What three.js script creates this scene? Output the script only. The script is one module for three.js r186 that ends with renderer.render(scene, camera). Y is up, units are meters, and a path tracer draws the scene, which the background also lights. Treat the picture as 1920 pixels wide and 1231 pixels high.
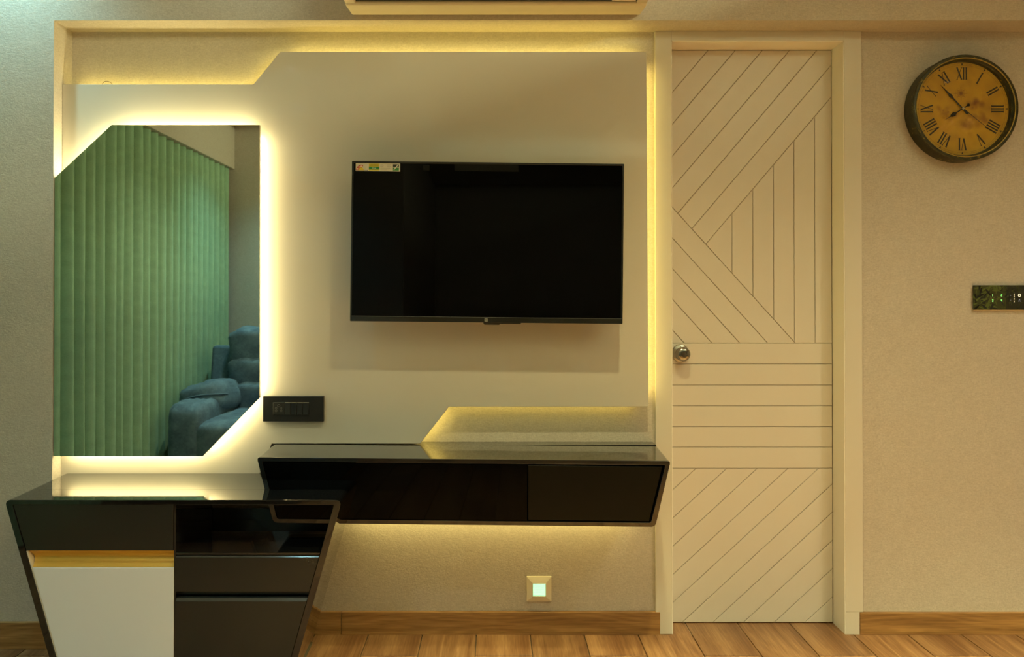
import * as THREE from 'three';
import { RoundedBoxGeometry } from 'three/addons/geometries/RoundedBoxGeometry.js';
import { mergeGeometries } from 'three/addons/utils/BufferGeometryUtils.js';
import { RectAreaLightUniformsLib } from 'three/addons/lights/RectAreaLightUniformsLib.js';

// ---------------------------------------------------------------- camera, lights, exposure
// Metres. y = 0 is the floor, z = 0 the face of the papered wall that is photographed, z grows towards the viewer.
const scene = new THREE.Scene();
scene.background = new THREE.Color(0x000000);
const camera = new THREE.PerspectiveCamera(46.58, 1920 / 1231, 0.05, 40);
camera.position.set(0, 1.182, 2.7083);
camera.rotation.set(0.0066, 0, 0);
camera.setViewOffset(1920, 1231, 35, 64.9, 1920, 1231);
const renderer = new THREE.WebGLRenderer({ antialias: true });
renderer.toneMapping = THREE.LinearToneMapping;
renderer.toneMappingExposure = 0.98;
renderer.shadowMap.enabled = true;
RectAreaLightUniformsLib.init();

const CEILING = 2.66;
const COVE = [1, 1.03, 0.6], WARM = [1, 0.89, 0.4], SOFT_WARM = [1, 0.92, 0.62], NEUTRAL = [1, 1, 0.78], COOL = [0.46, 0.95, 1], LED = [1, 0.76, 0.16], LED_UNDER = [1, 0.82, 0.27], LED_MIRROR = [1, 0.86, 0.42];
// recessed ceiling spots: [x, z, colour, candela, half angle of the beam, where]
const SPOTS = [
  [-1.66, 0.28, COOL, 3.4, 1.0, 'close to the wall left of the mirror'], [-0.88, 0.28, COOL, 0.25, 1.0, 'close to the wall above the mirror'],
  [0.36, 1.2, WARM, 8.6, 1.0, 'in front of the television'], [1.78, 1.2, SOFT_WARM, 6, 1.0, 'in front of the clock'],
  [-1.3, 2.3, NEUTRAL, 8.8, 1.0, 'over the left bay'], [-1.5, 3.3, COOL, 8.8, 1.0, 'over the recliner'], [-1.12, 1.2, COOL, 2, 1.0, 'in front of the mirror'],
  [2.6, 1.98, SOFT_WARM, 9, 1.0, 'by the right wall'],
  [0.36, 1.65, WARM, 66, 0.66, 'of the narrow pair, over the middle of the floor'], [1.78, 1.65, WARM, 88, 0.66, 'of the narrow pair, over the floor before the door'],
];
const LED_WALL_POWER = 23, LED_MIRROR_POWER = 100, LED_SHELF_POWER = 60, COVE_POWER = 1100;

// ---------------------------------------------------------------- helpers
let seed = 20240611;
const rnd = () => { seed = (seed * 1664525 + 1013904223) >>> 0; return seed / 4294967296; };
const lerp = (a, b, t) => a + (b - a) * t, smooth = (t) => t * t * (3 - 2 * t);
const taken = new Map();
const numbered = (n) => { const k = taken.get(n) ?? 0; taken.set(n, k + 1); return k ? `${n}_${String(k).padStart(3, '0')}` : n; };
const V = (x, y, z) => new THREE.Vector3(x, y, z);

function thing(name, label, category, [x, y, z] = [0, 0, 0], group) {
  const o = new THREE.Group();
  o.name = numbered(name); o.position.set(x, y, z);
  o.userData = { label, category };
  if (group) o.userData.group = group;
  scene.add(o);
  return o;
}
function structure(name, geometry, material) {
  const o = geometry ? new THREE.Mesh(geometry, material) : new THREE.Group();
  o.name = numbered(name); o.userData = { kind: 'structure' };
  o.castShadow = o.receiveShadow = true;
  scene.add(o);
  return o;
}
function part(name, parent, geometry, material, [x, y, z] = [0, 0, 0], label) {
  const o = geometry ? new THREE.Mesh(geometry, material) : new THREE.Group();
  o.name = numbered(name); o.position.set(x, y, z);
  o.castShadow = o.receiveShadow = true;
  if (label) o.userData.label = label;
  parent.add(o);
  return o;
}
// texture coordinates in metres, laid on each face from its own axis
function metres(g, u0 = 0, v0 = 0) {
  g = g.index ? g.toNonIndexed() : g;
  const p = g.attributes.position, uv = new Float32Array(p.count * 2), a = V(), b = V(), c = V();
  for (let i = 0; i < p.count; i += 3) {
    a.fromBufferAttribute(p, i); b.fromBufferAttribute(p, i + 1); c.fromBufferAttribute(p, i + 2);
    const n = b.clone().sub(a).cross(c.clone().sub(a)), ax = Math.abs(n.x), ay = Math.abs(n.y), az = Math.abs(n.z);
    [a, b, c].forEach((q, k) => {
      const [u, v] = az >= ax && az >= ay ? [q.x, q.y] : ax >= ay ? [q.z, q.y] : [q.x, q.z];
      uv[(i + k) * 2] = u + u0; uv[(i + k) * 2 + 1] = v + v0;
    });
  }
  g.setAttribute('uv', new THREE.BufferAttribute(uv, 2));
  return g;
}
const box = (x0, x1, y0, y1, z0, z1) => metres(new THREE.BoxGeometry(x1 - x0, y1 - y0, z1 - z0).translate((x0 + x1) / 2, (y0 + y1) / 2, (z0 + z1) / 2));
const rbox = (x0, x1, y0, y1, z0, z1, r = 0.002, s = 2) => metres(new RoundedBoxGeometry(x1 - x0, y1 - y0, z1 - z0, s, r).translate((x0 + x1) / 2, (y0 + y1) / 2, (z0 + z1) / 2));
// polygon with per-corner radius
function outline(points, radii = 0, Kind = THREE.Shape) {
  const s = new Kind(), n = points.length;
  points.forEach(([x, y], i) => {
    const r = Array.isArray(radii) ? radii[i] : radii, [px, py] = points[(i + n - 1) % n], [qx, qy] = points[(i + 1) % n];
    if (!r) { i ? s.lineTo(x, y) : s.moveTo(x, y); return; }
    const d1 = Math.hypot(px - x, py - y), d2 = Math.hypot(qx - x, qy - y), a = [x + ((px - x) * r) / d1, y + ((py - y) * r) / d1], b = [x + ((qx - x) * r) / d2, y + ((qy - y) * r) / d2];
    i ? s.lineTo(...a) : s.moveTo(...a);
    s.quadraticCurveTo(x, y, ...b);
  });
  s.closePath();
  return s;
}
// a plate between z0 and z1 with the given outline; the outline is kept when the edge is bevelled
function plate(shape, z0, z1, bevel = 0, segments = 2) {
  const g = new THREE.ExtrudeGeometry(shape, { depth: z1 - z0 - 2 * bevel, bevelEnabled: bevel > 0, bevelSize: bevel, bevelOffset: -bevel, bevelThickness: bevel, bevelSegments: segments, curveSegments: 8 });
  return metres(g.translate(0, 0, z0 + bevel));
}
const merge = (...g) => mergeGeometries(g.map((x) => (x.index ? x.toNonIndexed() : x)));

// tiling value noise
function lattice(period, s) {
  const v = new Float32Array(period * period); let k = (s * 2654435761) >>> 0;
  for (let i = 0; i < v.length; i++) { k = (k * 1664525 + 1013904223) >>> 0; v[i] = k / 4294967296; }
  return v;
}
function tileNoise(W, H, layers) {   // layers: [cells across, cells up, weight]
  const out = new Float32Array(W * H);
  layers.forEach(([nx, ny, w], k) => {
    const P = Math.max(nx, ny), L = lattice(P, 17 + k * 31 + nx * 7 + ny);
    for (let y = 0; y < H; y++) {
      const fy = (y / H) * ny, iy = Math.floor(fy), ty = smooth(fy - iy), r0 = (iy % ny) * P, r1 = ((iy + 1) % ny) * P;
      for (let x = 0; x < W; x++) {
        const fx = (x / W) * nx, ix = Math.floor(fx), tx = smooth(fx - ix), c0 = ix % nx, c1 = (ix + 1) % nx;
        out[y * W + x] += w * (lerp(lerp(L[r0 + c0], L[r0 + c1], tx), lerp(L[r1 + c0], L[r1 + c1], tx), ty) - 0.5);
      }
    }
  });
  return out;
}
function dataTexture(W, H, f, srgb, across, up) {
  const d = new Uint8Array(W * H * 4);
  for (let i = 0; i < W * H; i++) { const c = f(i); for (let k = 0; k < 3; k++) d[i * 4 + k] = Math.max(0, Math.min(255, c[k] ?? c[0])); d[i * 4 + 3] = 255; }
  const t = new THREE.DataTexture(d, W, H);
  t.wrapS = t.wrapT = THREE.RepeatWrapping; t.magFilter = THREE.LinearFilter; t.minFilter = THREE.LinearMipmapLinearFilter; t.generateMipmaps = true;
  if (srgb) t.colorSpace = THREE.SRGBColorSpace;
  t.repeat.set(1 / across, 1 / up);
  t.needsUpdate = true;
  return t;
}
const std = (o) => new THREE.MeshStandardMaterial(o), phys = (o) => new THREE.MeshPhysicalMaterial(o);
const L3 = (r, g, b) => new THREE.Color().setRGB(r, g, b);
const tint = (c, k) => [c[0] * k, c[1] * k, c[2] * k];

// ---------------------------------------------------------------- materials
const paperNoise = tileNoise(1024, 1024, [[30, 34, 0.25], [110, 320, 0.8], [340, 150, 0.6], [512, 512, 0.7]]);
const paperColor = dataTexture(1024, 1024, (i) => { const n = paperNoise[i]; return [196 + n * 16, 187 + n * 16, 174 + n * 16]; }, true, 0.72, 0.72);
const paperRelief = tileNoise(1024, 1024, [[72, 88, 0.75], [120, 160, 0.4]]);
const paperBump = dataTexture(1024, 1024, (i) => [128 + paperNoise[i] * 70 + paperRelief[i] * 75], false, 0.72, 0.72);
const wallpaper = phys({ color: L3(0.94, 0.94, 0.94), map: paperColor, bumpMap: paperBump, bumpScale: 0.0011, roughness: 0.46, specularIntensity: 0.9 });
const plasterNoise = tileNoise(512, 512, [[6, 6, 0.5], [60, 60, 0.6], [200, 200, 0.5]]);
const plaster = std({ color: L3(0.84, 0.83, 0.8), bumpMap: dataTexture(512, 512, (i) => [128 + plasterNoise[i] * 90], false, 0.6, 0.6), bumpScale: 0.0004, roughness: 0.9 });
const paint = phys({ color: L3(0.64, 0.6, 0.52), roughness: 0.32, bumpMap: dataTexture(512, 512, (i) => [128 + plasterNoise[i] * 60], false, 0.5, 0.5), bumpScale: 0.00012 });
const lining = phys({ color: L3(0.86, 0.82, 0.74), roughness: 0.3 });
const doorPaint = phys({ color: L3(0.67, 0.62, 0.55), roughness: 0.34 });
const gloss = phys({ color: L3(0.56, 0.52, 0.45), roughness: 0.055, bumpMap: dataTexture(512, 512, (i) => [128 + plasterNoise[i] * 60], false, 2.2, 2.2), bumpScale: 0.0001 });
const woodNoise = tileNoise(1024, 512, [[3, 5, 0.7], [4, 26, 0.7], [7, 70, 0.7], [14, 190, 0.6], [40, 256, 0.5]]);
const ringNoise = tileNoise(1024, 512, [[2, 4, 1], [4, 9, 0.5]]);
const wood = (dark, light) => (i) => {
  const ring = 0.5 + 0.5 * Math.sin((ringNoise[i] * 26 + (Math.floor(i / 1024) / 512) * 40) * 1.7), t = Math.min(1, Math.max(0, 0.5 + woodNoise[i] * 0.62 + (ring - 0.5) * 0.22));
  return dark.map((d, k) => d + (light[k] - d) * t);
};
const floorWood = dataTexture(1024, 512, wood([112, 76, 46], [166, 128, 88]), true, 1.2, 0.57);
const woodBump = dataTexture(1024, 512, (i) => [128 + woodNoise[i] * 60], false, 1.2, 0.57);
const plankMaterial = [1, 0.9, 0.97, 0.84].map((k) => phys({ color: L3(k, k * 0.985, k * 0.96), map: floorWood, bumpMap: woodBump, bumpScale: 0.0004, roughness: 0.42 }));
const skirting = phys({ map: dataTexture(1024, 512, wood([122, 86, 44], [182, 138, 82]), true, 1.2, 0.57), bumpMap: woodBump, bumpScale: 0.0003, roughness: 0.5 });
const grout = std({ color: L3(0.16, 0.12, 0.08), roughness: 0.9 });
const blackGloss = phys({ color: L3(0.006, 0.006, 0.006), roughness: 0.05, clearcoat: 0.75, clearcoatRoughness: 0.03 });
const satinNoise = tileNoise(512, 512, [[5, 5, 0.8], [30, 24, 0.4], [256, 256, 0.5]]);
const blackSatin = phys({ color: L3(0.015, 0.0148, 0.0125), roughness: 0.3, roughnessMap: dataTexture(512, 512, (i) => [190 + satinNoise[i] * 70], false, 0.7, 0.7), bumpMap: dataTexture(512, 512, (i) => [128 + satinNoise[i] * 60], false, 0.35, 0.35), bumpScale: 0.0001 });
const blackRim = phys({ color: L3(0.02, 0.018, 0.014), roughness: 0.22 });
const blackPlastic = phys({ color: L3(0.012, 0.012, 0.011), roughness: 0.3 });
const darkVoid = std({ color: L3(0.004, 0.004, 0.004), roughness: 0.6 });
const glassBlack = phys({ color: L3(0.0004, 0.0004, 0.0004), roughness: 0.03, specularIntensity: 0.22 });
const steel = std({ color: L3(0.34, 0.33, 0.3), metalness: 1, roughness: 0.17 });
const whiteLacquer = phys({ color: L3(0.7, 0.72, 0.76), roughness: 0.28 });
const goldLeaf = phys({ color: L3(0.72, 0.45, 0.09), metalness: 0.45, roughness: 0.34 });
const ivory = phys({ color: L3(0.72, 0.65, 0.5), roughness: 0.35 });
const clear = phys({ color: 0xffffff, transmission: 1, thickness: 0, roughness: 0, ior: 1.5, specularIntensity: 0.6 });
const glowing = (c, k) => std({ color: L3(0.8, 0.8, 0.8), emissive: L3(...c), emissiveIntensity: k, roughness: 0.6 });

// ---------------------------------------------------------------- the room
const floor = structure('floor', box(-2.6, 3.7, -0.1, -0.008, -0.3, 7.6), grout);
{
  const variants = [];
  for (let v = 0; v < 6; v++) {   // 1.2 m x 0.19 m wood planks running away from the viewer
    const g = new RoundedBoxGeometry(0.1868, 0.008, 1.1968, 1, 0.0012), p = g.attributes.position, uv = new Float32Array(p.count * 2), du = rnd(), dv = rnd();
    for (let i = 0; i < p.count; i++) { uv[i * 2] = p.getZ(i) + du * 1.2; uv[i * 2 + 1] = p.getX(i) + dv * 0.57; }
    g.setAttribute('uv', new THREE.BufferAttribute(uv, 2));
    variants.push(g);
  }
  for (let c = -17; c < 16; c++) {
    const x = 0.795 + c * 0.19, odd = Math.abs(c % 2) === 1;
    if (x < -2.4 || x > 3.5) continue;
    for (let r = 0; r < 4; r++) part('plank', floor, variants[Math.floor(rnd() * 6)], plankMaterial[Math.floor(rnd() * 4)], [x, -0.004, (odd ? 0.17 : -0.43) + r * 1.2]);
  }
}
{
  // dropped ceiling with a raised tray over the right of the room; warm strips lie on the tray's ledge
  const s = outline([[-2.6, -0.3], [3.7, -0.3], [3.7, 7.6], [-2.6, 7.6]]);
  s.holes.push(outline([[-0.6, 1.85], [2.2, 1.85], [2.2, 5.4], [-0.6, 5.4]], 0, THREE.Path));
  structure('ceiling', plate(s, 0, 0.02).rotateX(Math.PI / 2).translate(0, CEILING + 0.02, 0), plaster);
  structure('ceiling_tray', merge(box(-2.6, 3.7, CEILING + 0.2, CEILING + 0.3, -0.3, 7.6), box(-2.6, -0.7, CEILING + 0.02, CEILING + 0.2, -0.3, 7.6), box(2.3, 3.7, CEILING + 0.02, CEILING + 0.2, -0.3, 7.6), box(-0.7, 2.3, CEILING + 0.02, CEILING + 0.2, -0.3, 1.75), box(-0.7, 2.3, CEILING + 0.02, CEILING + 0.2, 5.5, 7.6)), plaster);
}
{
  const s = outline([[-2.6, -0.01], [3.7, -0.01], [3.7, CEILING], [-2.6, CEILING]]);
  s.holes.push(outline([[0.6, -0.05], [1.27, -0.05], [1.27, 2.11], [0.6, 2.11]].map(([x, y]) => [x, Math.max(y, -0.005)]), 0, THREE.Path));
  structure('wall_back', plate(s, -0.2, 0), wallpaper);
}
structure('wall_pillar', box(-2.5, -1.4985, 0, 2.1312, 0, 0.1137), wallpaper);
structure('wall_beam', box(-2.5, 3.6, 2.1312, CEILING, 0, 0.1137), wallpaper);
structure('wall_left', box(-2.6, -2.5, 0, CEILING, -0.2, 7.6), plaster);
structure('wall_right', box(3.6, 3.7, 0, CEILING, -0.2, 7.6), wallpaper);
structure('wall_rear', box(-2.5, -0.75, 0, CEILING, 3.992, 4.12), wallpaper);
structure('wall_passage', box(-0.9, -0.75, 0, CEILING, 4.12, 7.5), wallpaper);
structure('wall_far', box(-0.9, 3.6, 0, CEILING, 7.5, 7.6), wallpaper);
structure('trim_1', rbox(-2.5, -2.2, 2.283, CEILING, 0.14, 3.992, 0.004), wallpaper);   // the curtain pelmet

// skirting boards
{
  const b1 = structure('baseboard_middle');
  part('board', b1, rbox(-1.4, -0.537, 0, 0.079, 0, 0.014, 0.0015), skirting);
  part('board', b1, rbox(-0.5355, 0.588, 0, 0.0785, 0, 0.0142, 0.0015), skirting);
  structure('baseboard_left', rbox(-2.5, -1.4995, 0, 0.0895, 0.1137, 0.1277, 0.0015), skirting);
  structure('baseboard_right', rbox(1.2925, 3.6, 0, 0.0755, 0, 0.0145, 0.0015), skirting);
}

// the door
{
  const door = structure('door_1');
  part('jamb', door, rbox(0.573, 0.631, 0, 2.1305, -0.16, 0.012, 0.002), paint);
  part('jamb', door, merge(rbox(1.2425, 1.305, 0.078, 2.1305, -0.16, 0.012, 0.002), box(1.2425, 1.2915, 0, 0.0785, -0.16, 0.0118)), paint);
  part('lining', door, merge(box(0.631, 0.6335, 0, 2.0942, -0.082, 0.0105), box(1.24, 1.2425, 0, 2.0942, -0.082, 0.0105), box(0.6335, 1.24, 2.0942, 2.0967, -0.082, 0.0105)), lining);
  part('door_head', door, rbox(0.631, 1.2425, 2.0967, 2.1305, -0.16, 0.012, 0.001), paint);
  const groove = std({ color: L3(0.3, 0.25, 0.17), roughness: 0.8 });
  part('door_leaf', door, box(0.634, 1.2396, 0.002, 2.0938, -0.125, -0.0862), groove);
  const cut = (polys, x0, y0, slope) => polys.flatMap((p) => [1, -1].map((side) => {   // split by a sloping line (or an upright one)
    const d = ([x, y]) => side * (slope === Infinity ? x - x0 : y - y0 - slope * (x - x0)), out = [];
    p.forEach((a, i) => {
      const b = p[(i + 1) % p.length], da = d(a), db = d(b);
      if (da >= 0) out.push(a);
      if (da * db < -1e-12) out.push([a[0] + ((b[0] - a[0]) * da) / (da - db), a[1] + ((b[1] - a[1]) * da) / (da - db)]);
    });
    return out;
  }).filter((q) => q.length > 2 && Math.abs(q.reduce((s, a, i) => s + a[0] * q[(i + 1) % q.length][1] - a[1] * q[(i + 1) % q.length][0], 0)) > 1e-4));
  const side = (polys, x0, y0, slope) => polys.map((p) => { const m = p.reduce((s, a) => [s[0] + a[0] / p.length, s[1] + a[1] / p.length], [0, 0]); return [m[1] - y0 - slope * (m[0] - x0) > 0, p]; });
  const X0 = 0.634, X1 = 1.2396, rect = (y0, y1) => [[X0, y0], [X1, y0], [X1, y1], [X0, y1]];
  const h = side(cut([rect(1.0202, 2.0938)], 0.656, 1.516, -1.105), 0.656, 1.516, -1.105);
  let low = h.filter((a) => !a[0]).map((a) => a[1]);
  for (let k = 1; k < 5; k++) low = cut(low, 0.656, 1.516 - k * 0.1123, -1.105);
  const g = side(cut(h.filter((a) => a[0]).map((a) => a[1]), 0.657, 1.241, 1.17), 0.657, 1.241, 1.17);
  let high = g.filter((a) => a[0]).map((a) => a[1]), tri = g.filter((a) => !a[0]).map((a) => a[1]);
  for (let k = 0; k < 6; k++) high = cut(high, 0.657, 1.9405 - k * 0.1166, 1.17);
  for (const x of [0.8735, 0.95, 1.026, 1.101, 1.177]) tri = cut(tri, x, 0, Infinity);
  const bands = [1.0202, 0.9442, 0.8672, 0.7912, 0.7153, 0.6403, 0.5635], across = [];
  for (let k = 0; k < 6; k++) across.push(rect(bands[k + 1], bands[k]));
  let foot = [rect(0.002, 0.5635)];
  for (let k = 0; k < 10; k++) foot = cut(foot, 0.659, 0.4886 - k * 0.1028, 0.918);
  for (const p of [...high, ...low, ...tri, ...across, ...foot]) {
    const area = p.reduce((s, a, i) => s + a[0] * p[(i + 1) % p.length][1] - a[1] * p[(i + 1) % p.length][0], 0);
    // each board is drawn in a hair so that a groove stays between neighbours
    const q = area < 0 ? [...p].reverse() : p, n = q.length, inset = q.map((b, i) => {
      const a = q[(i + n - 1) % n], c = q[(i + 1) % n], e1 = [b[0] - a[0], b[1] - a[1]], e2 = [c[0] - b[0], c[1] - b[1]], l1 = Math.hypot(...e1), l2 = Math.hypot(...e2);
      const n1 = [-e1[1] / l1, e1[0] / l1], n2 = [-e2[1] / l2, e2[0] / l2], k = 0.0009 / Math.max(0.3, 1 + n1[0] * n2[0] + n1[1] * n2[1]);
      return [b[0] + (n1[0] + n2[0]) * k, b[1] + (n1[1] + n2[1]) * k];
    });
    part('plank', door, plate(outline(inset), -0.0865, -0.082, 0.0011, 1), doorPaint);
  }
  const knob = part('door_knob', door, new THREE.LatheGeometry([[0, 0.056], [0.013, 0.056], [0.0215, 0.0535], [0.0262, 0.046], [0.0265, 0.037], [0.022, 0.029], [0.0125, 0.022], [0.0115, 0.011], [0.03, 0.009], [0.0325, 0.004], [0.0325, 0]].reverse().map(([r, y]) => new THREE.Vector2(r, y)), 40).rotateX(Math.PI / 2), steel, [0.683, 0.983, -0.082], 'brushed steel round door knob');
  part('keyhole', knob, new THREE.CylinderGeometry(0.0095, 0.0095, 0.004, 24).rotateX(Math.PI / 2), std({ color: L3(0.14, 0.12, 0.1), metalness: 1, roughness: 0.35 }), [0, 0, 0.0565]);
}

// ---------------------------------------------------------------- light fittings
// A self-adhesive strip from a to b whose face looks along n; its light stands a millimetre in front of that face.
function ledStrip(label, a, b, n, color, power, group, width = 0.008) {
  const A = V(...a), B = V(...b), x = B.clone().sub(A), len = x.length(); x.normalize();
  const z = V(...n).normalize(), y = z.clone().cross(x);
  const o = thing('led_strip', label, 'light strip', A.clone().add(B).multiplyScalar(0.5).toArray(), group);
  o.quaternion.setFromRotationMatrix(new THREE.Matrix4().makeBasis(x, y, z));
  part('tape', o, new THREE.BoxGeometry(len, width + 0.002, 0.0012), ivory, [0, 0, 0.0006]);
  part('diffuser', o, new RoundedBoxGeometry(len, width, 0.002, 1, 0.0008), glowing(color, 1.5), [0, 0, 0.0022]);
  const l = new THREE.RectAreaLight(new THREE.Color().setRGB(...color), power, len, width);
  l.name = 'strip_light'; l.position.set(0, 0, 0.0045); l.rotation.y = Math.PI;
  o.add(l);
}
for (const [x, z, color, cd, beam, where] of SPOTS) {
  const o = thing('downlight', `round ceiling downlight ${where}`, 'light', [x, CEILING, z]);
  part('trim_ring', o, new THREE.LatheGeometry([[0.034, -0.001], [0.036, -0.006], [0.044, -0.006], [0.047, 0]].map(([r, y]) => new THREE.Vector2(r, y)), 32), ivory);
  part('lens', o, new THREE.CylinderGeometry(0.034, 0.034, 0.002, 32), glowing(color, 3), [0, -0.002, 0]);
  const l = new THREE.SpotLight(new THREE.Color().setRGB(...color), cd, 0, beam, 1, 2);
  l.name = 'downlight_lamp'; l.position.set(0, -0.012, 0); l.castShadow = true; l.shadow.radius = 1.2;
  l.add(l.target); l.target.position.set(0, -2, 0);
  o.add(l);
}

for (const [where, a, b, n, k] of [['front', [0.5, 0, 1.752], [2.2, 0, 1.752], [0, 0.5, 1], 0.9], ['right', [2.298, 0, 1.85], [2.298, 0, 4.6], [-1, 0.5, 0], 0.8]])
  ledStrip(`warm cove strip on the ${where} ledge of the ceiling tray`, [a[0], CEILING + 0.05, a[2]], [b[0], CEILING + 0.05, b[2]], n, COVE, COVE_POWER * k, 'cove strips in the ceiling tray', 0.012);

// ---------------------------------------------------------------- the back panel
{
  const o = thing('wall_panel', 'large glossy greige wall panel with angled cut corners behind the television', 'panel');
  const pts = [[-1.4975, 1.9272], [-0.8342, 1.9272], [-0.7417, 2.0405], [0.5322, 2.0405], [0.5379, 0.8087], [-0.1534, 0.8087], [-0.2545, 0.6806], [-0.768, 0.6806], [-0.84, 0.5], [-1.4975, 0.5]];
  part('face_board', o, plate(outline([...pts].reverse()), 0.0444, 0.0624, 0.0008, 1), gloss);
  for (const [x0, x1, y0, y1] of [[-1.4, -0.9, 1.8, 1.86], [-0.6, 0.4, 1.9, 1.96], [0.36, 0.42, 0.95, 1.9], [-0.1, 0.36, 0.88, 0.92], [-0.7, -0.3, 0.72, 0.76], [-1.4, -0.95, 0.55, 0.6]])
    part('batten', o, box(x0, x1, y0, y1, 0.0005, 0.0444), ivory);
  const g = 'strips behind the wall panel', inn = 0.01, z = 0.03;
  const strips = [
    ['upper left edge above the mirror', [-1.47, 1.9272 - inn], [-0.845, 1.9272 - inn], [0, 1]],
    ['upper slanting edge', [-0.829, 1.9205], [-0.744, 2.0245], [-0.775, 0.632]],
    ['long top edge', [-0.72, 2.0405 - inn], [0.51, 2.0405 - inn], [0, 1]],
    ['right edge beside the door frame', [0.524, 2.0], [0.529, 0.84], [1, 0]],
    ['lower edge above the floating shelf', [0.5, 0.8087 + inn], [-0.145, 0.8087 + inn], [0, -1], 0.45],
    ['lower slanting edge above the shelf', [-0.166, 0.8085], [-0.262, 0.688], [0.785, -0.62], 0.8],
  ];
  for (const [where, [ax, ay], [bx, by], [nx, ny], share = 1] of strips) ledStrip(`warm LED strip hidden behind the wall panel's ${where}`, [ax, ay, z], [bx, by, z], [nx, ny, -0.35], LED, LED_WALL_POWER * share, g);
}
ledStrip('warm LED strip hidden under the back of the floating shelf', [-0.5, 0.462, 0.05], [0.48, 0.458, 0.05], [0, -1, -0.3], LED_UNDER, LED_SHELF_POWER);
{
  const o = thing('cable_loop', 'thin dark wire loop poking above the panel at upper left', 'cable', [-1.348, 1.922, 0.05]);
  part('wire', o, new THREE.TubeGeometry(new THREE.CatmullRomCurve3([V(-0.02, -0.02, 0), V(-0.019, 0.006, 0), V(-0.009, 0.0175, 0.002), V(0.006, 0.0178, 0.002), V(0.018, 0.008, 0), V(0.021, -0.02, 0)]), 32, 0.0009, 6), std({ color: L3(0.1, 0.06, 0.02), roughness: 0.5 }));
}

// ---------------------------------------------------------------- the mirror
{
  const o = thing('wall_mirror', 'tall tinted mirror with two cut corners and a bright halo behind it', 'mirror');
  const pts = [[-1.4962, 1.5949], [-1.3029, 1.7753], [-0.797, 1.7753], [-0.7955, 0.8462], [-0.9889, 0.6468], [-1.4962, 0.6468]].reverse();
  part('mirror_glass', o, plate(outline(pts), 0.1055, 0.1105, 0.0008, 1), std({ color: L3(0.6, 0.63, 0.58), metalness: 1, roughness: 0.015 }));
  part('edge_trim', o, (() => { const s = outline(pts.map(([x, y]) => [x, y])); return plate(s, 0.1015, 0.1055); })(), std({ color: L3(0.16, 0.13, 0.06), metalness: 0.5, roughness: 0.4 }), [0, 0, 0], 'thin dark back plate');
  const back = [[-1.47, 1.5865], [-1.294, 1.751], [-0.823, 1.751], [-0.822, 0.8535], [-0.9985, 0.6715], [-1.47, 0.6715]];
  part('backing_box', o, plate(outline([...back].reverse()), 0.0626, 0.1015), ivory);
  const z = 0.084, g = 'strips behind the mirror', k = (a, b) => { const d = [b[1] - a[1], a[0] - b[0]], l = Math.hypot(...d); return [-d[0] / l, -d[1] / l]; };
  const names = ['slanting upper left edge', 'top edge', 'right edge', 'slanting lower right edge', 'bottom edge'];
  names.forEach((where, i) => {
    const a = back[i], b = back[i + 1], n = k(a, b), t = 0.003, s = 0.004, l = Math.hypot(b[0] - a[0], b[1] - a[1]), e = [(b[0] - a[0]) / l, (b[1] - a[1]) / l];
    ledStrip(`bright LED strip hidden behind the mirror's ${where}`, [a[0] + e[0] * s + n[0] * t, a[1] + e[1] * s + n[1] * t, z], [b[0] - e[0] * s + n[0] * t, b[1] - e[1] * s + n[1] * t, z], [n[0], n[1], -0.15], LED_MIRROR, LED_MIRROR_POWER, g);
  });
}

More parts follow.
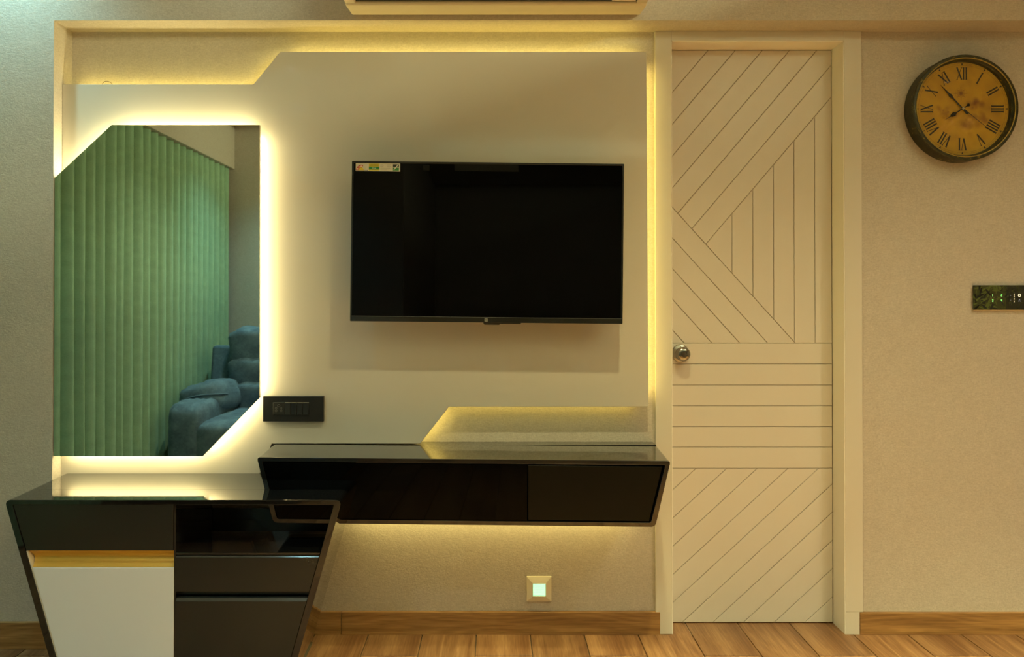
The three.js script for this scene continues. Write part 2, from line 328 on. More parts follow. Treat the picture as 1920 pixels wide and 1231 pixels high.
// ---------------------------------------------------------------- television
{
  const o = thing('television', 'black flat-screen television with an energy label in its corner', 'television', [-0.0205, 1.3695, 0]);
  o.rotation.z = -0.0105;
  const w = 0.9045, h = 0.532, z1 = 0.178;
  part('back_cover', o, merge(rbox(-w / 2 + 0.001, w / 2 - 0.001, -h / 2 + 0.001, h / 2 - 0.001, z1 - 0.024, z1 - 0.004, 0.004), rbox(-w * 0.36, w * 0.36, -h / 2 + 0.02, h * 0.18, z1 - 0.06, z1 - 0.02, 0.008)), blackPlastic);
  part('wall_bracket', o, merge(rbox(-0.2, 0.2, -0.12, 0.06, 0.0628, 0.068, 0.001), rbox(-0.16, -0.12, -0.16, 0.08, 0.066, z1 - 0.058, 0.001), rbox(0.12, 0.16, -0.16, 0.08, 0.066, z1 - 0.058, 0.001)), steel);
  const ring = outline([[-w / 2, -h / 2], [w / 2, -h / 2], [w / 2, h / 2], [-w / 2, h / 2]], 0.003);
  ring.holes.push(outline([[-w / 2 + 0.006, -h / 2 + 0.017], [w / 2 - 0.006, -h / 2 + 0.017], [w / 2 - 0.006, h / 2 - 0.007], [-w / 2 + 0.006, h / 2 - 0.007]], 0, THREE.Path));
  part('bezel', o, plate(ring, z1 - 0.008, z1, 0.0009, 2), phys({ color: L3(0.01, 0.01, 0.009), roughness: 0.12 }));
  part('screen', o, box(-w / 2 + 0.006, w / 2 - 0.006, -h / 2 + 0.017, h / 2 - 0.007, z1 - 0.006, z1 - 0.002), glassBlack);
  part('chrome_line', o, box(-w / 2 + 0.004, w / 2 - 0.004, -h / 2 + 0.0165, -h / 2 + 0.0178, z1 - 0.003, z1 + 0.0004), std({ color: L3(0.2, 0.2, 0.19), metalness: 0.8, roughness: 0.3 }));
  part('sensor_window', o, merge(rbox(-0.01, 0.115, -h / 2 - 0.004, -h / 2 + 0.002, z1 - 0.02, z1 - 0.003, 0.002), rbox(-0.008, 0.045, -h / 2 - 0.0075, -h / 2 + 0.002, z1 - 0.02, z1 - 0.004, 0.003)), blackPlastic);
  const pr = (W, H, draw) => { const c = document.createElement('canvas'); c.width = W; c.height = H; draw(c.getContext('2d'), W, H); const t = new THREE.CanvasTexture(c); t.colorSpace = THREE.SRGBColorSpace; t.magFilter = THREE.LinearFilter; return t; };
  const decal = (x0, x1, y0, y1, z) => new THREE.BoxGeometry(x1 - x0, y1 - y0, 0.0006).translate((x0 + x1) / 2, (y0 + y1) / 2, z);
  const label = pr(896, 160, (c) => {
    c.fillStyle = '#cfcab8'; c.fillRect(0, 0, 896, 160);
    c.save(); c.translate(112, 140);
    c.beginPath(); c.arc(0, 0, 104, Math.PI, 0); c.closePath(); c.fillStyle = '#c9c6b6'; c.fill();
    c.beginPath(); c.moveTo(0, 0); c.arc(0, 0, 104, Math.PI, Math.PI * 1.62); c.closePath(); c.fillStyle = '#b03a24'; c.fill();
    c.beginPath(); c.arc(0, 0, 52, Math.PI, 0); c.closePath(); c.fillStyle = '#d8c226'; c.fill();
    const star = (x, y, r) => { c.beginPath(); for (let k = 0; k < 10; k++) { const q = k % 2 ? r * 0.42 : r, t = -Math.PI / 2 + (k * Math.PI) / 5; c.lineTo(x + Math.cos(t) * q, y + Math.sin(t) * q); } c.closePath(); c.fillStyle = '#f4e6da'; c.fill(); };
    for (const t of [1.1, 1.3, 1.5]) star(Math.cos(Math.PI * t) * 78, Math.sin(Math.PI * t) * 78, 22);
    c.restore();
    c.fillStyle = '#22201a'; c.fillRect(14, 142, 228, 8); c.fillRect(10, 136, 12, 18); c.fillRect(236, 136, 12, 18);
    c.fillStyle = '#cdbb35'; c.fillRect(266, 8, 212, 140); c.fillStyle = '#8b7d1c'; for (let k = 0; k < 3; k++) c.fillRect(300 - k * 6, 18 + k * 16, 150 + k * 12, 5);
    c.fillStyle = '#1d7f3a'; c.fillRect(266, 70, 212, 56); c.fillStyle = '#dfe9d6'; c.font = 'bold 34px sans-serif'; c.fillText('118.0', 326, 110);
    c.fillStyle = '#8d897a'; for (let k = 0; k < 4; k++) { c.fillRect(492, 24 + k * 16, 60 + (k % 2) * 14, 4); c.fillRect(632, 24 + k * 16, 76 - (k % 2) * 20, 4); }
    for (let k = 0; k < 3; k++) c.fillRect(492, 96 + k * 16, 205 - k * 30, 4);
    c.fillStyle = '#1f2620'; c.fillRect(752, 18, 120, 56); c.fillStyle = '#2c7d34'; c.fillRect(752, 84, 120, 60); c.fillStyle = '#d6d2c0'; c.beginPath(); c.moveTo(760, 120); c.lineTo(850, 20); c.lineTo(866, 26); c.lineTo(780, 130); c.fill();
    c.fillRect(752, 72, 120, 10);
  });
  part('energy_label', o, decal(-0.4395, -0.292, 0.2325, 0.259, z1 - 0.0016), std({ map: label, roughness: 0.5 }), [0, 0, 0], 'white energy rating sticker with red and yellow dial');
  part('film_sticker', o, decal(-0.111, 0.1015, 0.236, 0.2625, z1 - 0.0016), phys({ color: L3(0.004, 0.004, 0.003), roughness: 0.12, specularIntensity: 0.35 }), [0, 0, 0], 'dark glossy film strip');
  part('film_tab', o, decal(-0.216, -0.194, 0.237, 0.256, z1 - 0.0016), phys({ color: L3(0.004, 0.004, 0.003), roughness: 0.14, specularIntensity: 0.35 }));
  const logo = pr(64, 64, (c) => { c.fillStyle = '#8a8a80'; c.fillRect(0, 0, 64, 64); c.strokeStyle = '#141412'; c.lineWidth = 8; c.beginPath(); c.moveTo(14, 48); c.lineTo(14, 20); c.lineTo(34, 20); c.quadraticCurveTo(40, 20, 40, 28); c.lineTo(40, 48); c.moveTo(27, 30); c.lineTo(27, 48); c.moveTo(52, 18); c.lineTo(52, 48); c.stroke(); });
  part('emblem', o, decal(-0.006, 0.0045, -h / 2 + 0.0035, -h / 2 + 0.0135, z1 + 0.0002), std({ map: logo, roughness: 0.4 }));
}

// ---------------------------------------------------------------- switch plate beside the mirror
{
  const o = thing('socket_plate', 'black rectangular socket and switch plate at the right corner of the mirror', 'switch plate', [-0.6945, 0.803, 0.0624]);
  part('cover', o, rbox(-0.1, 0.1095, -0.0435, 0.044, 0.0004, 0.0156, 0.0015), blackPlastic);
  const s = part('socket', o, rbox(-0.0645, -0.025, -0.02, 0.0225, 0.012, 0.0172, 0.001), phys({ color: L3(0.016, 0.016, 0.014), roughness: 0.35 }));
  for (const [x, y, r] of [[-0.0445, 0.0115, 0.004], [-0.0535, 0.003, 0.0026], [-0.0355, 0.003, 0.0026], [-0.0535, -0.006, 0.0034], [-0.0355, -0.006, 0.0034]])
    part('pin_hole', s, new THREE.TorusGeometry(r, 0.0008, 6, 18), std({ color: L3(0.07, 0.068, 0.06), roughness: 0.35 }), [x, y, 0.0173]);
  for (let k = 0; k < 4; k++) {
    const w = 0.0208, x = -0.0235 + k * w, q = part('switch', o, metres(new RoundedBoxGeometry(w - 0.0012, 0.042, 0.006, 2, 0.0008).rotateX(-0.06)), blackPlastic, [x + w / 2, 0.0012, 0.0155]);
    part('indicator_line', q, rbox(-w / 2 + 0.0008, w / 2 - 0.0008, 0.0195, 0.0212, -0.001, 0.0018, 0.0003), std({ color: L3(0.35, 0.34, 0.28), roughness: 0.4 }));
  }
}

// ---------------------------------------------------------------- floating shelf (its front runs slightly out of square)
{
  const o = thing('floating_shelf', 'long glossy black floating shelf with slanted ends below the television', 'shelf');
  const skew = (g, z0 = 0.0645, z1 = 0.285) => {   // front pulled out to the right, top edge falling a little to the right
    const p = g.attributes.position;
    for (let i = 0; i < p.count; i++) {
      const x = p.getX(i), t = (p.getZ(i) - z0) / (z1 - z0), k = (x + 0.75) / 1.3;
      p.setXYZ(i, x + (1 - t) * lerp(-0.0125, 0.0125, k), p.getY(i) - 0.0058 * k, p.getZ(i) + t * 0.0262 * k);
    }
    g.computeVertexNormals();
    return g;
  };
  const out = [[-0.751, 0.6796], [-0.6985, 0.4722], [0.5085, 0.4722], [0.557, 0.6796]], rim = [[-0.7335, 0.666], [-0.6845, 0.4857], [0.494, 0.4857], [0.5395, 0.666]];
  const ring = outline(out, [0.012, 0.016, 0.014, 0.012]); ring.holes.push(outline(rim, [0.004, 0.006, 0.006, 0.004], THREE.Path));
  part('carcass', o, skew(plate(ring, 0.0645, 0.285, 0.0012, 2)), blackGloss);
  part('back_board', o, skew(plate(outline(rim), 0.066, 0.075)), blackSatin);
  part('rear_cleat', o, box(-0.2, 0.545, 0.6, 0.667, 0.0005, 0.0645), blackSatin);
  part('top_infill', o, box(-0.2545, 0.564, 0.6705, 0.6762, 0.0005, 0.0645), blackGloss);
  part('glass_flap', o, skew(plate(outline([[-0.7315, 0.664], [-0.6835, 0.4872], [0.1065, 0.4872], [0.1065, 0.664]]), 0.272, 0.2842, 0.0008, 1)), phys({ color: L3(0.001, 0.001, 0.001), roughness: 0.03, specularIntensity: 0.15 }), [0, 0, 0], 'black glass flap');
  part('drawer_front', o, skew(plate(outline([[0.109, 0.6615], [0.109, 0.4885], [0.489, 0.4895], [0.531, 0.6605]]), 0.27, 0.2835, 0.001, 1)), phys({ color: L3(0.003, 0.003, 0.002), roughness: 0.3, specularIntensity: 0.3 }), [0, 0, 0], 'satin black drawer front');
}

// ---------------------------------------------------------------- console cabinet
{
  const o = thing('console_cabinet', 'glossy black console cabinet with inward-slanting sides, white door and gold grip', 'cabinet');
  const FR = 0.415, BK = 0.0645, T = 0.5785;
  const oL = (y) => -1.468 + (T - y) * 0.289, oR = (y) => -0.4546 - (T - y) * 0.2785, iL = (y) => oL(y) + 0.0205, iR = (y) => oR(y) - 0.0205;
  const skew = (g) => { const p = g.attributes.position; for (let i = 0; i < p.count; i++) { const t = (FR - p.getZ(i)) / (FR - BK); p.setX(i, p.getX(i) - t * lerp(0.0235, 0.008, (p.getX(i) + 1.468) / 1.013)); } g.computeVertexNormals(); return g; };
  const face = (y0, y1, xl, xr, z0, z1, bevel = 0.001, slack = 0.0012) => skew(plate(outline([[xl ?? iL(y1) + slack, y1], [xl ?? iL(y0) + slack, y0], [xr ?? iR(y0) - slack, y0], [xr ?? iR(y1) - slack, y1]]), z0, z1, bevel, 2));
  const TI = T - 0.0145;   // under the top board
  const ring = outline([[oL(T), T], [oL(0.002), 0.002], [oR(0.002), 0.002], [oR(T), T]], [0.02, 0, 0, 0.02]);
  ring.holes.push(outline([[iL(TI), TI], [iL(0.02), 0.02], [iR(0.02), 0.02], [iR(TI), TI]], [0.003, 0, 0, 0.003], THREE.Path));
  // behind the shelf's front the top and the right side are cut away where the floating shelf passes through
  const left = outline([[oL(T), T], [oL(0.002), 0.002], [oR(0.002), 0.002], [oR(0.468), 0.468], [iR(0.468), 0.468], [iR(0.02), 0.02], [iL(0.02), 0.02], [iL(TI), TI], [-0.719, TI], [-0.7225, T]], [0.02, 0, 0, 0, 0, 0, 0, 0.003, 0, 0]);
  part('carcass', o, merge(skew(plate(ring, 0.2885, FR, 0.0012, 2)), skew(plate(left, BK, 0.2885))), blackGloss);
  part('back_board', o, skew(plate(outline([[iL(0.46), 0.46], [iL(0.02), 0.02], [iR(0.02), 0.02], [iR(0.46), 0.46]]), BK, 0.072)), blackSatin);
  part('divider', o, skew(box(-0.9592, -0.9537, 0.02, TI - 0.0005, 0.075, FR - 0.003)), blackGloss);
  part('cavity_floor', o, face(0.414, 0.4204, -0.9535, undefined, 0.075, FR - 0.002), blackGloss);
  const top = part('drawer', o, face(0.4268, 0.5635, undefined, -0.961, FR - 0.02, FR - 0.0015), blackSatin, [0, 0, 0], 'dark satin upper drawer front');
  // concave gold finger grip
  const arc = []; for (let k = 0; k <= 14; k++) { const t = k / 14; arc.push([FR - 0.006 - 0.02 * Math.sin(t * Math.PI), 0.3765 + t * 0.049]); }
  const grip = new THREE.Shape(); grip.moveTo(FR - 0.034, 0.3765); arc.forEach(([z, y]) => grip.lineTo(z, y)); grip.lineTo(FR - 0.034, 0.4255); grip.closePath();
  {
    const x0 = iL(0.4) + 0.005, x1 = -0.9575, g = new THREE.ExtrudeGeometry(grip, { depth: x1 - x0, bevelEnabled: false, steps: 24 }), p = g.attributes.position;
    for (let i = 0; i < p.count; i++) { const z = p.getX(i), y = p.getY(i), t = p.getZ(i) / (x1 - x0); p.setXYZ(i, lerp(iL(y) + 0.004, x1, t), y, z); }
    g.index || 0; g.computeVertexNormals();
    // the extrusion was mirrored when its axes were swapped: turn the triangles round
    for (let i = 0; i < p.count; i += 3) for (const a of [p, g.attributes.uv]) for (let c = 0; c < a.itemSize; c++) { const s = a.array[(i + 1) * a.itemSize + c]; a.array[(i + 1) * a.itemSize + c] = a.array[(i + 2) * a.itemSize + c]; a.array[(i + 2) * a.itemSize + c] = s; }
    g.computeVertexNormals();
    part('finger_grip', o, g, goldLeaf, [0, 0, 0], 'concave gold finger grip');
  }
  part('door', o, face(0.021, 0.3757, undefined, -0.9592, FR - 0.02, FR - 0.0005, 0.0012, 0.0055), whiteLacquer, [0, 0, 0], 'plain white lacquered door');
  part('door_edge', o, skew(plate(outline([[iL(0.4255) + 0.0005, 0.4255], [iL(0.021) + 0.0005, 0.021], [iL(0.021) + 0.004, 0.021], [iL(0.4255) + 0.004, 0.4255]]), FR - 0.03, FR - 0.003)), ivory);
  for (const [y0, y1] of [[0.3039, 0.4135], [0.021, 0.2825]]) {   // drawers with a polished sloping top edge
    const d = part('drawer', o, face(y0, y1 - 0.0075, -0.9535, undefined, FR - 0.022, FR - 0.0015), blackSatin, [0, 0, 0], 'dark satin lower drawer front');
    const g = face(y1 - 0.0073, y1, -0.9535, undefined, FR - 0.022, FR - 0.0015, 0.0004), p = g.attributes.position;
    for (let i = 0; i < p.count; i++) if (p.getY(i) > y1 - 0.002 && p.getZ(i) > FR - 0.008) p.setZ(i, p.getZ(i) - 0.0062);
    g.computeVertexNormals();
    part('polished_edge', d, g, phys({ color: L3(0.03, 0.033, 0.035), roughness: 0.12, clearcoat: 1 }));
  }
  part('finger_recess', o, face(0.2825, 0.3039, -0.9535, undefined, FR - 0.05, FR - 0.03), blackSatin);
  part('toe_seal', o, skew(box(oR(0.002) - 0.004, oR(0.002) + 0.004, 0, 0.004, 0.08, FR - 0.01)), std({ color: L3(0.1, 0.085, 0.05), roughness: 0.6 }));
}

// ---------------------------------------------------------------- wall clock
{
  const o = thing('wall_clock', 'round antique bronze wall clock with amber dial and roman numerals', 'clock', [1.644, 1.8478, 0]);
  const noise = tileNoise(512, 512, [[40, 6, 0.8], [90, 30, 0.7], [200, 120, 0.6]]);
  const patina = dataTexture(512, 512, (i) => { const n = noise[i], gold = n > 0.42 ? (n - 0.42) * 3 : 0; return [54 + n * 24 + gold * 110, 53 + n * 22 + gold * 84, 32 + n * 10 + gold * 20]; }, true, 0.5, 0.5);
  const bronze = phys({ map: patina, roughness: 0.42, metalness: 0.35 });
  const lathe = (pts, n = 72) => new THREE.LatheGeometry(pts.map(([r, y]) => new THREE.Vector2(r, y)), n).rotateX(Math.PI / 2);
  part('case', o, lathe([[0.1835, 0.0015], [0.1845, 0.006], [0.1835, 0.05], [0.185, 0.053], [0.185, 0.057], [0.1825, 0.0605], [0.176, 0.062], [0.171, 0.0605], [0.1695, 0.058], [0.1695, 0.054], [0.1655, 0.051], [0.164, 0.046], [0.163, 0.038]]), bronze);
  part('gold_bead', o, new THREE.TorusGeometry(0.1718, 0.0018, 8, 90), std({ color: L3(0.36, 0.25, 0.05), metalness: 0.6, roughness: 0.4 }), [0, 0, 0.0612], 'worn gold bead');
  part('back_plate', o, new THREE.CylinderGeometry(0.182, 0.182, 0.004, 64).rotateX(Math.PI / 2), bronze, [0, 0, 0.0035]);
  const S = 1024, c = document.createElement('canvas'); c.width = c.height = S; const k = c.getContext('2d');
  k.fillStyle = '#b08a10'; k.fillRect(0, 0, S, S);
  const blot = (x, y, r, col, a) => { const g = k.createRadialGradient(x, y, 0, x, y, r); g.addColorStop(0, `rgba(${col},${a})`); g.addColorStop(1, `rgba(${col},0)`); k.fillStyle = g; k.fillRect(x - r, y - r, 2 * r, 2 * r); };
  for (let i = 0; i < 240; i++) { const a = rnd() * 6.283, r = Math.sqrt(rnd()) * 500; blot(512 + Math.cos(a) * r, 512 + Math.sin(a) * r, 20 + rnd() * 80, rnd() < 0.5 ? '104,66,10' : '196,152,44', 0.12); }
  for (const [x, y, r, a] of [[660, 450, 90, 0.3], [620, 470, 60, 0.3], [300, 520, 80, 0.3], [700, 610, 110, 0.28], [560, 660, 100, 0.25], [620, 640, 120, 0.2], [380, 600, 90, 0.22]]) for (let i = 0; i < 9; i++) blot(x + (rnd() - 0.5) * r * 1.6, y + (rnd() - 0.5) * r, 10 + rnd() * r * 0.5, '88,44,14', a);
  for (let i = 0; i < 60; i++) blot(470 + (rnd() - 0.5) * 420, 700 + (rnd() - 0.5) * 200, 14 + rnd() * 40, '214,168,88', 0.16);
  k.strokeStyle = 'rgba(70,40,12,0.55)'; k.fillStyle = '#2a1c0a';
  for (const r of [497, 478]) { k.lineWidth = 2; k.beginPath(); k.arc(512, 512, r, 0, 6.284); k.stroke(); }
  for (let i = 0; i < 60; i++) { const a = (i * Math.PI) / 30; k.beginPath(); k.moveTo(512 + Math.cos(a) * 478, 512 + Math.sin(a) * 478); k.lineTo(512 + Math.cos(a) * 497, 512 + Math.sin(a) * 497); k.stroke(); }
  k.save(); k.translate(500, 342); k.strokeStyle = 'rgba(90,50,16,0.6)'; k.fillStyle = 'rgba(90,50,16,0.5)';
  k.beginPath(); k.arc(0, 0, 62, 0, 6.284); k.stroke(); k.beginPath(); k.arc(0, 0, 44, 0, 6.284); k.stroke();
  for (let i = 0; i < 16; i++) { k.rotate(Math.PI / 8); const l = i % 4 === 3 ? 92 : i % 2 ? 66 : 48; k.beginPath(); k.moveTo(0, -l); k.lineTo(6, -12); k.lineTo(0, 0); k.closePath(); k.fill(); k.beginPath(); k.moveTo(0, -l); k.lineTo(-6, -12); k.lineTo(0, 0); k.closePath(); k.stroke(); }
  k.restore();
  ['XII', 'I', 'II', 'III', 'IIII', 'V', 'VI', 'VII', 'VIII', 'IX', 'X', 'XI'].forEach((n, i) => {
    k.save(); k.translate(512, 512); k.rotate((i * Math.PI) / 6);
    k.fillStyle = '#1b140a'; k.beginPath(); k.moveTo(-11, -497); k.lineTo(11, -497); k.lineTo(0, -470); k.closePath(); k.fill();
    // tall thin strokes with serifs, drawn stroke by stroke
    const w = { I: 30, V: 62, X: 62 }, total = [...n].reduce((s, ch) => s + w[ch], 0); let x = -total / 2;
    const top = -452, bot = -322, bar = (xa, ya, xb, yb, lw) => { k.lineWidth = lw; k.strokeStyle = '#1b140a'; k.beginPath(); k.moveTo(xa, ya); k.lineTo(xb, yb); k.stroke(); };
    for (const ch of n) {
      const cx = x + w[ch] / 2;
      if (ch === 'I') { bar(cx, top, cx, bot, 15); bar(cx - 11, top, cx + 11, top, 6); bar(cx - 11, bot, cx + 11, bot, 6); }
      if (ch === 'V') { bar(cx - 24, top, cx, bot, 16); bar(cx + 22, top, cx, bot, 6); bar(cx - 32, top, cx - 14, top, 6); bar(cx + 14, top, cx + 30, top, 6); }
      if (ch === 'X') { bar(cx - 24, top, cx + 24, bot, 16); bar(cx + 24, top, cx - 24, bot, 6); bar(cx - 32, top, cx - 14, top, 6); bar(cx + 16, top, cx + 32, top, 6); bar(cx - 32, bot, cx - 16, bot, 6); bar(cx + 14, bot, cx + 32, bot, 6); }
      x += w[ch];
    }
    k.restore();
  });
  const t = new THREE.CanvasTexture(c); t.colorSpace = THREE.SRGBColorSpace; t.magFilter = THREE.LinearFilter;
  part('dial', o, new THREE.CircleGeometry(0.164, 72), std({ map: t, roughness: 0.6 }), [0, 0, 0.0385], 'amber parchment dial printed with roman numerals');
  const iron = phys({ color: L3(0.008, 0.01, 0.008), roughness: 0.35 });
  const hand = (name, pts, angle, z, th = 0.0012) => { const h = part(name, o, plate(outline(pts), 0, th), iron, [0, 0, z]); h.rotation.z = -angle; return h; };
  const rad = Math.PI / 180;
  const mh = hand('minute_hand', [[-0.002, -0.026], [-0.005, -0.02], [-0.002, 0], [-0.0022, 0.05], [-0.006, 0.062], [-0.003, 0.07], [0, 0.113], [0.003, 0.07], [0.006, 0.062], [0.0022, 0.05], [0.002, 0], [0.005, -0.02], [0.002, -0.026]].reverse(), 316.6 * rad, 0.0425);
  part('hub', mh, new THREE.CylinderGeometry(0.0045, 0.0045, 0.005, 20).rotateX(Math.PI / 2), std({ color: L3(0.4, 0.36, 0.24), metalness: 1, roughness: 0.3 }), [0, 0, 0.001]);
  const hh = hand('hour_hand', [[-0.0018, -0.022], [-0.0018, 0.026], [-0.007, 0.034], [-0.006, 0.043], [-0.0012, 0.051], [0, 0.078], [0.0012, 0.051], [0.006, 0.043], [0.007, 0.034], [0.0018, 0.026], [0.0018, -0.022]].reverse(), 237.6 * rad, 0.0405);
  part('counterweight', hh, new THREE.CylinderGeometry(0.0052, 0.0052, 0.0012, 20).rotateX(Math.PI / 2), iron, [0, -0.0245, 0.0006]);
  hand('second_hand', [[-0.0012, -0.026], [-0.0006, 0.107], [0.0006, 0.107], [0.0012, -0.026]].reverse(), 129 * rad, 0.0445, 0.0008);
  const R = 2, cap = new THREE.SphereGeometry(R, 64, 10, 0, Math.PI * 2, 0, Math.asin(0.1655 / R)).rotateX(Math.PI / 2).translate(0, 0, 0.05 - Math.sqrt(R * R - 0.1655 * 0.1655));
  part('glass', o, cap, clear);
}

// ---------------------------------------------------------------- touch switch panel
{
  const o = thing('touch_switch', 'dark green marbled glass touch switch with lit icons right of the door', 'switch plate', [1.797, 1.1865, 0]);
  part('housing', o, rbox(-0.095, 0.135, -0.045, 0.04, 0.0003, 0.008, 0.003), ivory);
  const W = 1024, H = 384, c = document.createElement('canvas'); c.width = W; c.height = H; const k = c.getContext('2d');
  k.fillStyle = '#34381a'; k.fillRect(0, 0, W * 0.55, H); k.fillStyle = '#24250f'; k.fillRect(W * 0.5, 0, W, H);
  for (let i = 0; i < 170; i++) {   // leaf print
    const x = rnd() * W, y = rnd() * H, a = rnd() * 6.28, l = 20 + rnd() * 70, b = rnd(), g = x < W * 0.45 ? 1.25 : 0.62;
    k.save(); k.translate(x, y); k.rotate(a); k.fillStyle = b < 0.45 ? '#10120a' : `rgb(${58 * g},${66 * g},${26 * g})`;
    k.beginPath(); k.moveTo(-l, 0); k.quadraticCurveTo(0, -l * 0.42, l, 0); k.quadraticCurveTo(0, l * 0.42, -l, 0); k.fill();
    if (b > 0.75) { k.strokeStyle = '#5f6336'; k.lineWidth = 2; k.beginPath(); k.moveTo(-l, 0); k.lineTo(l, 0); k.stroke(); }
    k.restore();
  }
  const t = new THREE.CanvasTexture(c); t.colorSpace = THREE.SRGBColorSpace; t.magFilter = THREE.LinearFilter;
  const g = new RoundedBoxGeometry(0.23, 0.0865, 0.005, 2, 0.001), p = g.attributes.position, uv = g.attributes.uv;
  for (let i = 0; i < p.count; i++) uv.setXY(i, p.getX(i) / 0.23 + 0.5, p.getY(i) / 0.0865 + 0.5);
  part('glass_front', o, g, phys({ map: t, roughness: 0.1 }), [0.0155, 0.0005, 0.0098], 'dark green leaf-marbled glass');
  const green = glowing([0.02, 1, 0.12], 1.1), white = glowing([0.75, 0.8, 1], 0.55), gold = glowing([0.9, 0.8, 0.45], 0.35);
  const icon = (g, m, x, y) => part('lit_icon', o, g, m, [x, y, 0.0123]);
  const bar = (x0, x1, y0, y1) => new THREE.BoxGeometry(x1 - x0, y1 - y0, 0.0004).translate((x0 + x1) / 2, (y0 + y1) / 2, 0);
  const one = bar(-0.0007, 0.0007, -0.004, 0.004), two = merge(bar(-0.002, 0.002, 0.003, 0.004), bar(0.001, 0.002, 0, 0.004), bar(-0.002, 0.002, -0.0005, 0.0005), bar(-0.002, -0.001, -0.004, 0), bar(-0.002, 0.002, -0.004, -0.003));
  const three = merge(bar(-0.002, 0.002, 0.003, 0.004), bar(0.001, 0.002, -0.004, 0.004), bar(-0.002, 0.002, -0.0005, 0.0005), bar(-0.002, 0.002, -0.004, -0.003)), four = merge(bar(0.001, 0.002, -0.004, 0.004), bar(-0.002, 0.002, -0.0005, 0.0005), bar(-0.002, -0.001, 0, 0.004));
  icon(one, green, -0.032, 0.0085); icon(two, green, -0.0005, 0.0085); icon(three, green, -0.032, -0.0105); icon(four, green, -0.0005, -0.0105);
  icon(new THREE.CircleGeometry(0.0028, 3, Math.PI / 2), white, 0.0315, 0.0078); icon(new THREE.CircleGeometry(0.0028, 3, -Math.PI / 2), white, 0.0315, -0.0095);
  icon(merge(...[-0.0135, -0.0045, 0.0045, 0.0115].map((y) => bar(-0.0011, 0.0011, y - 0.0028, y + 0.0028))), gold, 0.0445, 0);
  icon(new THREE.TorusGeometry(0.0042, 0.0011, 6, 20), glowing([1, 0.95, 0.6], 0.7), 0.063, 0.008);
  icon(merge(...[0, 1, 2].map((i) => new THREE.CircleGeometry(0.0024, 12).translate(Math.cos(Math.PI / 2 + i * 2.094) * 0.0036, Math.sin(Math.PI / 2 + i * 2.094) * 0.0036, 0))), white, 0.0635, -0.0105);
}

// ---------------------------------------------------------------- night light low on the wall
{
  const o = thing('night_light', 'small square ivory wall light glowing pale green above the baseboard', 'light', [0.1618, 0.1575, 0]);
  const a = 0.0436, b = 0.0225, quad = (p) => { const g = new THREE.BufferGeometry(); g.setAttribute('position', new THREE.Float32BufferAttribute([p[0], p[1], p[2], p[0], p[2], p[3]].flat(), 3)); g.computeVertexNormals(); return metres(g); };
  const sides = [];
  for (let k = 0; k < 4; k++) {
    const R = (x, y, z) => { const t = (k * Math.PI) / 2, c = Math.round(Math.cos(t)), s = Math.round(Math.sin(t)); return [x * c - y * s, x * s + y * c, z]; };
    sides.push(quad([R(-a, a, 0), R(-a, a, 0.008), R(a, a, 0.008), R(a, a, 0)].reverse()));
    sides.push(quad([R(-a, a, 0.008), R(-b, b, 0.017), R(b, b, 0.017), R(a, a, 0.008)]));
    sides.push(quad([R(-b, b, 0.017), R(-b, b, 0.011), R(b, b, 0.011), R(b, b, 0.017)]));
  }
  part('bevelled_frame', o, merge(...sides), ivory);
  part('lamp_lens', o, box(-b, b, -b, b, 0.004, 0.0112), glowing([0.12, 0.85, 0.35], 0.75), [0, 0, 0], 'glowing pale green lens');
  for (let i = 0; i < 9; i++) part('louvre', o, metres(new THREE.BoxGeometry(2 * b - 0.003, 0.0026, 0.002).rotateX(-0.5)), glowing([0.62, 1, 0.8], 0.62), [0, -b + 0.0045 + i * 0.0046, 0.0122]);
  const l = new THREE.RectAreaLight(new THREE.Color().setRGB(0.4, 1, 0.7), 1.1, 2 * b - 0.004, 2 * b - 0.004); l.name = 'night_lamp'; l.position.set(0, 0, 0.0145); l.rotation.y = Math.PI; o.add(l);
}

